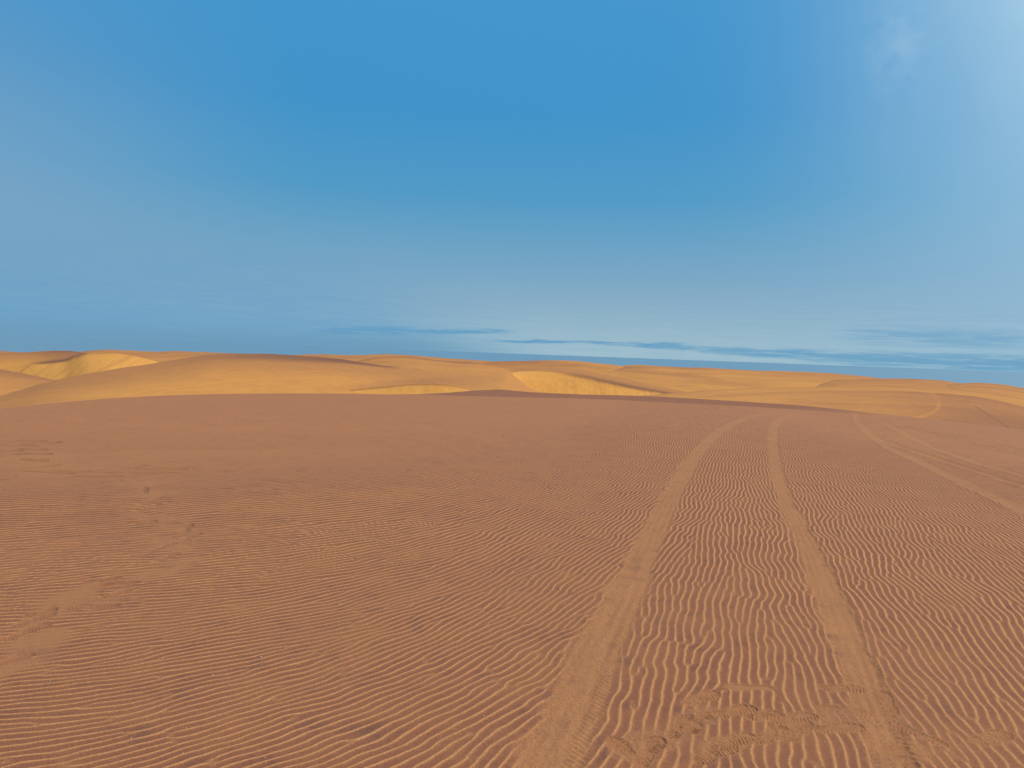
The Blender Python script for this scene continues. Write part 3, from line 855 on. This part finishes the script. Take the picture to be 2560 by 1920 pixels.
def attr_r1(p, px, py, co):
    low = sstep(1035, 1085, py - 0.00 * px + 0.07 * (2311 - px) * 0)
    d = np.full(len(px), 99.0)
    for hx, hy in HQ:
        d = np.minimum(d, np.hypot((px - hx), (py - hy) * 1.3))
    trk = sstep(7.5, 2.5, d) * (0.75 + 0.4 * nz(co, 3, 91))
    ddk = np.abs((py - 1017) - (px - 2440) * 56 / 88.0)
    line = (px > 2436) & (px < 2530)
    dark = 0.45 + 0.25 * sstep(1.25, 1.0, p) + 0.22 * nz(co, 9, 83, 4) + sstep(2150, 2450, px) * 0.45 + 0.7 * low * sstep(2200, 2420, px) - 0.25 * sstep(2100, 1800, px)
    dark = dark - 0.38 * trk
    deep_brown = 0.16 * sstep(2250, 2500, px) * sstep(1000, 1060, py) + 0.6 * line * np.exp(-(ddk / 1.6) ** 2) + 0.22 * trk * np.exp(-((d - 1.5) / 1.3) ** 2) * (py < 1010)
    return {"dark": dark, "deep_brown": deep_brown}


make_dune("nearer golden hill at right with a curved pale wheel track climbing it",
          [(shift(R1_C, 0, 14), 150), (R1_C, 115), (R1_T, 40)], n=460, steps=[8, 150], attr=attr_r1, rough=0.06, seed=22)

# desert floor between and beyond the dunes
nn = 96
ang = np.linspace(0, 2 * math.pi, nn, endpoint=False)
rad = np.concatenate([np.geomspace(3, 60, 12), np.geomspace(75, 850, 40), [950, 1100, 1300]])
AG, RG = np.meshgrid(ang, rad)
gx = RG * np.cos(AG); gy = RG * np.sin(AG)
gz = -13 + np.interp(RG, [0, 50, 150, 850, 950, 1100, 1300], [-8, -6, -3, -3.5, -8, -30, -75]) + 1.0 * fbm(gx.copy(), gy.copy(), 60, 3, 44)
ri = np.arange(len(rad) - 1)[:, None]; ci = np.arange(nn)[None, :]; cj = (ci + 1) % nn
qd = np.stack([ri * nn + ci, (ri + 1) * nn + ci, (ri + 1) * nn + cj, ri * nn + cj], axis=-1).reshape(-1, 4)
co = np.column_stack([gx.ravel(), gy.ravel(), gz.ravel()])
o = mesh_obj("desert_ground", co, qd, M_DUNE, {"dark": np.full(len(co), 0.4), "slip": np.zeros(len(co)), "deep_brown": np.zeros(len(co))})
tag(o, "golden desert floor spreading between the far dunes", "sand", kind="structure")

# ------------------------------------------------------------------ sea
mt, nt, bs = new_mat("sea_water")
bs.inputs['Base Color'].default_value = (0.145, 0.240, 0.295, 1)  # paler than water: distant haze put into the base colour
bs.inputs['Roughness'].default_value = 0.32
bs.inputs['IOR'].default_value = 1.33
bp = nt.nodes.new("ShaderNodeBump"); bp.inputs['Strength'].default_value = 0.6; bp.inputs['Distance'].default_value = 3.0
nt.links.new(nnoise(nt, 0.02, 4.0, 0.6), bp.inputs['Height'])
nt.links.new(bp.outputs[0], bs.inputs['Normal'])
rad = np.geomspace(400, 120000, 40)
AG, RG = np.meshgrid(ang, rad)
ri = np.arange(len(rad) - 1)[:, None]
qd = np.stack([ri * nn + ci, (ri + 1) * nn + ci, (ri + 1) * nn + cj, ri * nn + cj], axis=-1).reshape(-1, 4)
co = np.column_stack([(RG * np.cos(AG)).ravel(), (RG * np.sin(AG)).ravel(), np.full(AG.size, -60.0)])
o = mesh_obj("sea", co, qd, mt)
tag(o, "calm blue-grey sea lying along the horizon beyond the dunes", "sea", kind="structure")

# ------------------------------------------------------------------ shell fragments and droppings on the sand
mt, nt, bs = new_mat("white_shell")
nt.links.new(nmix(nt, nnoise(nt, 300, 2), (0.50, 0.40, 0.30), (0.70, 0.62, 0.52)), bs.inputs['Base Color'])
bs.inputs['Roughness'].default_value = 0.6
M_SHELL = mt
mt, nt, bs = new_mat("dark_stone")
nt.links.new(nmix(nt, nnoise(nt, 300, 2), (0.035, 0.025, 0.02), (0.09, 0.06, 0.045)), bs.inputs['Base Color'])
bs.inputs['Roughness'].default_value = 0.7
M_STONE = mt
import bmesh


def chip(name, x, y, size, mat, seed, flat=0.55):
    rg = random.Random(seed)
    bm = bmesh.new()
    bmesh.ops.create_icosphere(bm, subdivisions=2, radius=1.0)
    ax = [rg.uniform(0.7, 1.3) for _ in range(2)]
    for v in bm.verts:
        n = 1 + 0.22 * math.sin(3 * v.co.x + seed) * math.cos(2.3 * v.co.y + 2 * seed) + rg.uniform(-0.06, 0.06)
        v.co = Vector((v.co.x * ax[0] * n, v.co.y * ax[1] * n, max(v.co.z, -0.5) * flat * n)) * (size / 2)
    me = bpy.data.meshes.new(name)
    bm.to_mesh(me); bm.free()
    for p in me.polygons: p.use_smooth = True
    me.materials.append(mat)
    o = bpy.data.objects.new(name, me)
    o.location = (x, y, height_at(x, y) + size * 0.08)
    o.rotation_euler = (rg.uniform(-0.3, 0.3), rg.uniform(-0.3, 0.3), rg.uniform(0, 6.28))
    COL.objects.link(o)
    return o


SH = [(419, 1155), (63, 1218), (823, 1261), (206, 1387), (626, 1329), (695, 1329), (767, 1365), (617, 1388), (563, 1423), (389, 1465), (549, 1463), (795, 1491), (653, 1534), (251, 1590), (307, 1639), (357, 1660), (840, 1650), (653, 1641),
      (533, 1689), (885, 1666), (850, 1508), (590, 1486), (320, 1389), (1892, 1625), (1901, 1658), (1684, 1692), (1584, 1813), (1785, 1810), (2129, 1647), (2171, 1729), (2063, 1854), (1520, 1663), (654, 1661), (532, 1689), (57, 1757), (465, 1821),
      (328, 1846), (458, 1888), (661, 1897), (573, 1709), (125, 1701), (1180, 1560), (1120, 1690), (2372, 1585), (1795, 1465), (1330, 1440), (980, 1600), (1210, 1790), (2430, 1700)]
for k, (px, py) in enumerate(SH):
    x, y = ground(px, py)
    size = random.uniform(0.004, 0.0085) * (1 + max(0, (y - 5)) * 0.05)
    tag(chip("shell_fragment", float(x), float(y), size, M_SHELL, k), "tiny white shell fragment lying on the brown rippled sand", "shell fragment", "white shell fragments scattered over the near sand")
for k, (px, py) in enumerate([(597, 1351), (601, 1355), (603, 1351)]):
    x, y = ground(px, py)
    tag(chip("dark_pebble", float(x), float(y), 0.012, M_STONE, 90 + k, 0.7), "small dark pebble in a loose cluster on the ripples left of centre", "pebble", "dark pebbles clustered on the ripples")
x, y = ground(1704, 1325)
tag(chip("dark_pebble", float(x), float(y), 0.014, M_STONE, 99, 0.7), "single small dark pebble beside the right edge of the wide rut", "pebble")

# ------------------------------------------------------------------ sun and sky
SUN_AZ, SUN_EL = 72.0, 60.0                  # degrees right of the view, above the horizon
sl = bpy.data.lights.new("sun", 'SUN'); sl.energy = 3.6; sl.angle = R(0.6); sl.color = (1.0, 0.95, 0.87)
so = bpy.data.objects.new("sun", sl)
sd = Vector((math.sin(R(SUN_AZ)) * math.cos(R(SUN_EL)), math.cos(R(SUN_AZ)) * math.cos(R(SUN_EL)), math.sin(R(SUN_EL))))
so.rotation_euler = sd.to_track_quat('Z', 'Y').to_euler()
so.location = sd * 50
COL.objects.link(so)

w = bpy.data.worlds.new("World"); scene.world = w; w.use_nodes = True
nt = w.node_tree; nt.nodes.clear()
out = nt.nodes.new("ShaderNodeOutputWorld"); bg = nt.nodes.new("ShaderNodeBackground")
nt.links.new(bg.outputs[0], out.inputs[0])
BG = 0.10
bg.inputs[1].default_value = BG
sky = nt.nodes.new("ShaderNodeTexSky"); sky.sky_type = 'NISHITA'; sky.sun_disc = False
sky.sun_elevation = R(SUN_EL); sky.sun_rotation = R(SUN_AZ); sky.air_density = 1.0; sky.dust_density = 0.6; sky.ozone_density = 1.4
tc = nt.nodes.new("ShaderNodeTexCoord")
nrm = nt.nodes.new("ShaderNodeVectorMath"); nrm.operation = 'NORMALIZE'
nt.links.new(tc.outputs['Generated'], nrm.inputs[0])
sep = nt.nodes.new("ShaderNodeSeparateXYZ"); nt.links.new(nrm.outputs[0], sep.inputs[0])
M = lambda op, a, b=None, c=None, clamp=False: nmath(nt, op, a, b, c, clamp)
EL = M('MULTIPLY', M('ARCSINE', sep.outputs[2]), 180 / math.pi)
AZN = M('MULTIPLY', M('ARCTAN2', sep.outputs[0], sep.outputs[1]), 180 / math.pi)


def vec(x, y, z=0.0):
    n = nt.nodes.new("ShaderNodeCombineXYZ")
    for s, v in zip(n.inputs, (x, y, z)):
        if isinstance(v, bpy.types.NodeSocket): nt.links.new(v, s)
        else: s.default_value = v
    return n.outputs[0]


def ssn(x, lo, hi):
    n = nt.nodes.new("ShaderNodeMapRange"); n.interpolation_type = 'SMOOTHSTEP'; n.clamp = True
    n.inputs[1].default_value = lo; n.inputs[2].default_value = hi
    nt.links.new(x, n.inputs[0])
    return n.outputs[0]


def sc(rgb):
    return tuple(c / BG for c in lin(*rgb))


# clear-air colour by elevation
ramp = nt.nodes.new("ShaderNodeValToRGB")
stops = [(-2, (140, 176, 198)), (0.0, (156, 192, 209)), (1.6, (148, 184, 204)), (3.5, (135, 173, 198)), (6, (117, 164, 196)), (9, (97, 159, 196)), (12, (73, 153, 199)), (18, (56, 147, 203)), (24, (60, 150, 207)), (30, (68, 154, 209)), (50, (76, 145, 205)), (90, (62, 122, 185))]
el = ramp.color_ramp.elements
while len(el) < len(stops): el.new(0.5)
for e, (d, c) in zip(el, stops):
    e.position = (d + 2) / 92.0; e.color = (*lin(*c), 1)
nt.links.new(M('DIVIDE', M('ADD', EL, 2.0), 92.0), ramp.inputs[0])
scl = nt.nodes.new("ShaderNodeVectorMath"); scl.operation = 'SCALE'; scl.inputs[3].default_value = 1 / BG
nt.links.new(ramp.outputs[0], scl.inputs[0])
c = nmix(nt, 0.90, sky.outputs[0], scl.outputs[0])
# bright veil towards the sun, upper right
gx = M('DIVIDE', M('SUBTRACT', AZN, 47.0), 14.0); gy = M('DIVIDE', M('SUBTRACT', EL, 34.0), 21.0)
g = M('EXPONENT', M('MULTIPLY', M('ADD', M('MULTIPLY', gx, gx), M('MULTIPLY', gy, gy)), -1.0))
soft = nnoise(nt, 0.09, 4.0, 0.55, vec=vec(AZN, EL))
g = M('MULTIPLY', g, nramp(nt, soft, 0.3, 0.7, 0.86, 1.14))
c = nmix(nt, M('MULTIPLY', g, 2.1, clamp=True), c, sc((196, 230, 246)))
g2 = ssn(AZN, 12, 40)
c = nmix(nt, M('MULTIPLY', g2, 0.40), c, sc((140, 182, 212)))
# grey-lilac haze on the left
h = M('MULTIPLY', ssn(AZN, -14, -41), M('SUBTRACT', 1.0, M('MULTIPLY', ssn(EL, 9, 24), 0.75)))
c = nmix(nt, M('MULTIPLY', h, 0.68), c, sc((126, 166, 199)))
# pale wisp at upper right
wx, wy = 0, 0
rw = ray(np.array([2250.0]), np.array([90.0]))[0]; rw /= np.linalg.norm(rw)
waz, wel = math.degrees(math.atan2(rw[0], rw[1])), math.degrees(math.asin(rw[2]))
wn = nnoise(nt, 0.5, 5.0, 0.6, vec=vec(AZN, EL))
ax_ = M('DIVIDE', M('SUBTRACT', AZN, waz), 2.0); ay_ = M('DIVIDE', M('SUBTRACT', EL, wel), 3.2)
wm = M('MULTIPLY', M('EXPONENT', M('MULTIPLY', M('ADD', M('MULTIPLY', ax_, ax_), M('MULTIPLY', ay_, ay_)), -1.0)), nramp(nt, wn, 0.4, 0.65))
c = nmix(nt, M('MULTIPLY', wm, 0.17), c, sc((200, 222, 238)))

# layered cloud low over the sea: streaks of darker blue between pale fog
warp = nnoise(nt, 1.0, 5.0, 0.6, vec=vec(M('MULTIPLY', AZN, 0.22), M('MULTIPLY', EL, 1.6)))
fine = nnoise(nt, 1.0, 5.0, 0.65, vec=vec(M('MULTIPLY', AZN, 0.30), M('MULTIPLY', EL, 5.0), 3.3))
ELW = M('ADD', EL, M('MULTIPLY', M('SUBTRACT', warp, 0.5), 0.9))


def to_azel(px, py):
    d = ray(np.array([float(px)]), np.array([float(py)]))[0]; d /= np.linalg.norm(d)
    return math.degrees(math.atan2(d[0], d[1])), math.degrees(math.asin(d[2]))


def streak(c, p0, p1, half0, half1, strength, rgb, soft_end=3.0, edge=0.55, thr=0.0):
    a0, e0 = to_azel(*p0); a1, e1 = to_azel(*p1)
    t = M('DIVIDE', M('SUBTRACT', AZN, a0), a1 - a0)
    mid = M('ADD', M('MULTIPLY', t, e1 - e0), e0)
    hw = M('MAXIMUM', M('ADD', M('MULTIPLY', t, (half1 - half0) / 31.4), half0 / 31.4), 0.05)
    q = M('DIVIDE', M('ABSOLUTE', M('SUBTRACT', ELW, mid)), hw)
    body = M('SUBTRACT', 1.0, ssn(q, 1 - edge, 1 + edge))
    ends = M('MULTIPLY', ssn(AZN, a0 - soft_end * 0.3, a0 + soft_end), M('SUBTRACT', 1.0, ssn(AZN, a1 - soft_end, a1 + soft_end * 0.3)))
    f = M('MULTIPLY', M('MULTIPLY', body, ends), nramp(nt, fine, 0.30 + thr, 0.52 + thr))
    return nmix(nt, M('MULTIPLY', f, strength), c, sc(rgb))


# general faint streakiness below 6 degrees
low = M('MULTIPLY', M('SUBTRACT', 1.0, ssn(EL, 2.5, 7.5)), nramp(nt, fine, 0.42, 0.70))
c = nmix(nt, M('MULTIPLY', low, 0.22), c, sc((110, 164, 199)))
bank = M('MULTIPLY', M('SUBTRACT', 1.0, ssn(M('ADD', AZN, M('MULTIPLY', EL, 1.2)), -14, 6)), M('SUBTRACT', 1.0, ssn(M('ADD', EL, M('MULTIPLY', warp, 3.0)), 4.0, 11.5)))
c = nmix(nt, M('MULTIPLY', bank, nramp(nt, fine, 0.2, 0.75, 0.52, 0.74)), c, sc((102, 158, 197)))
DB = (100, 157, 195)
c = streak(c, (-700, 770), (1180, 835), 44, 14, 0.35, (100, 158, 197), 7.0, 0.9, -0.12)
c = streak(c, (780, 824), (1300, 830), 8, 5, 0.9, DB, 2.0, 0.7)
c = streak(c, (0, 842), (960, 858), 8, 4, 0.75, DB, 3.0, 0.7, 0.02)
c = streak(c, (1230, 852), (1720, 862), 3.5, 4, 0.95, DB, 2.0, 0.7)
c = streak(c, (1560, 862), (2900, 935), 3.5, 24, 1.0, (112, 163, 196), 3.0, 0.6)
c = streak(c, (2080, 832), (2620, 856), 14, 16, 0.7, (112, 164, 198), 3.0, 0.9)
c = streak(c, (-400, 855), (700, 868), 10, 8, 0.55, (118, 163, 200), 3.0, 0.8)
lowleft = M('MULTIPLY', M('SUBTRACT', 1.0, ssn(AZN, -10, 3)), M('SUBTRACT', 1.0, ssn(EL, 0.15, 1.6)))
c = nmix(nt, M('MULTIPLY', lowleft, 0.95), c, sc((110, 156, 187)))
nt.links.new(c, bg.inputs[0])

# ------------------------------------------------------------------ render settings
scene.view_settings.view_transform = 'Standard'
scene.view_settings.look = 'None'
scene.view_settings.exposure = 0.0
scene.view_settings.gamma = 1.0
scene.view_settings.use_curve_mapping = False
scene.render.resolution_x = 1024
scene.render.resolution_y = 768
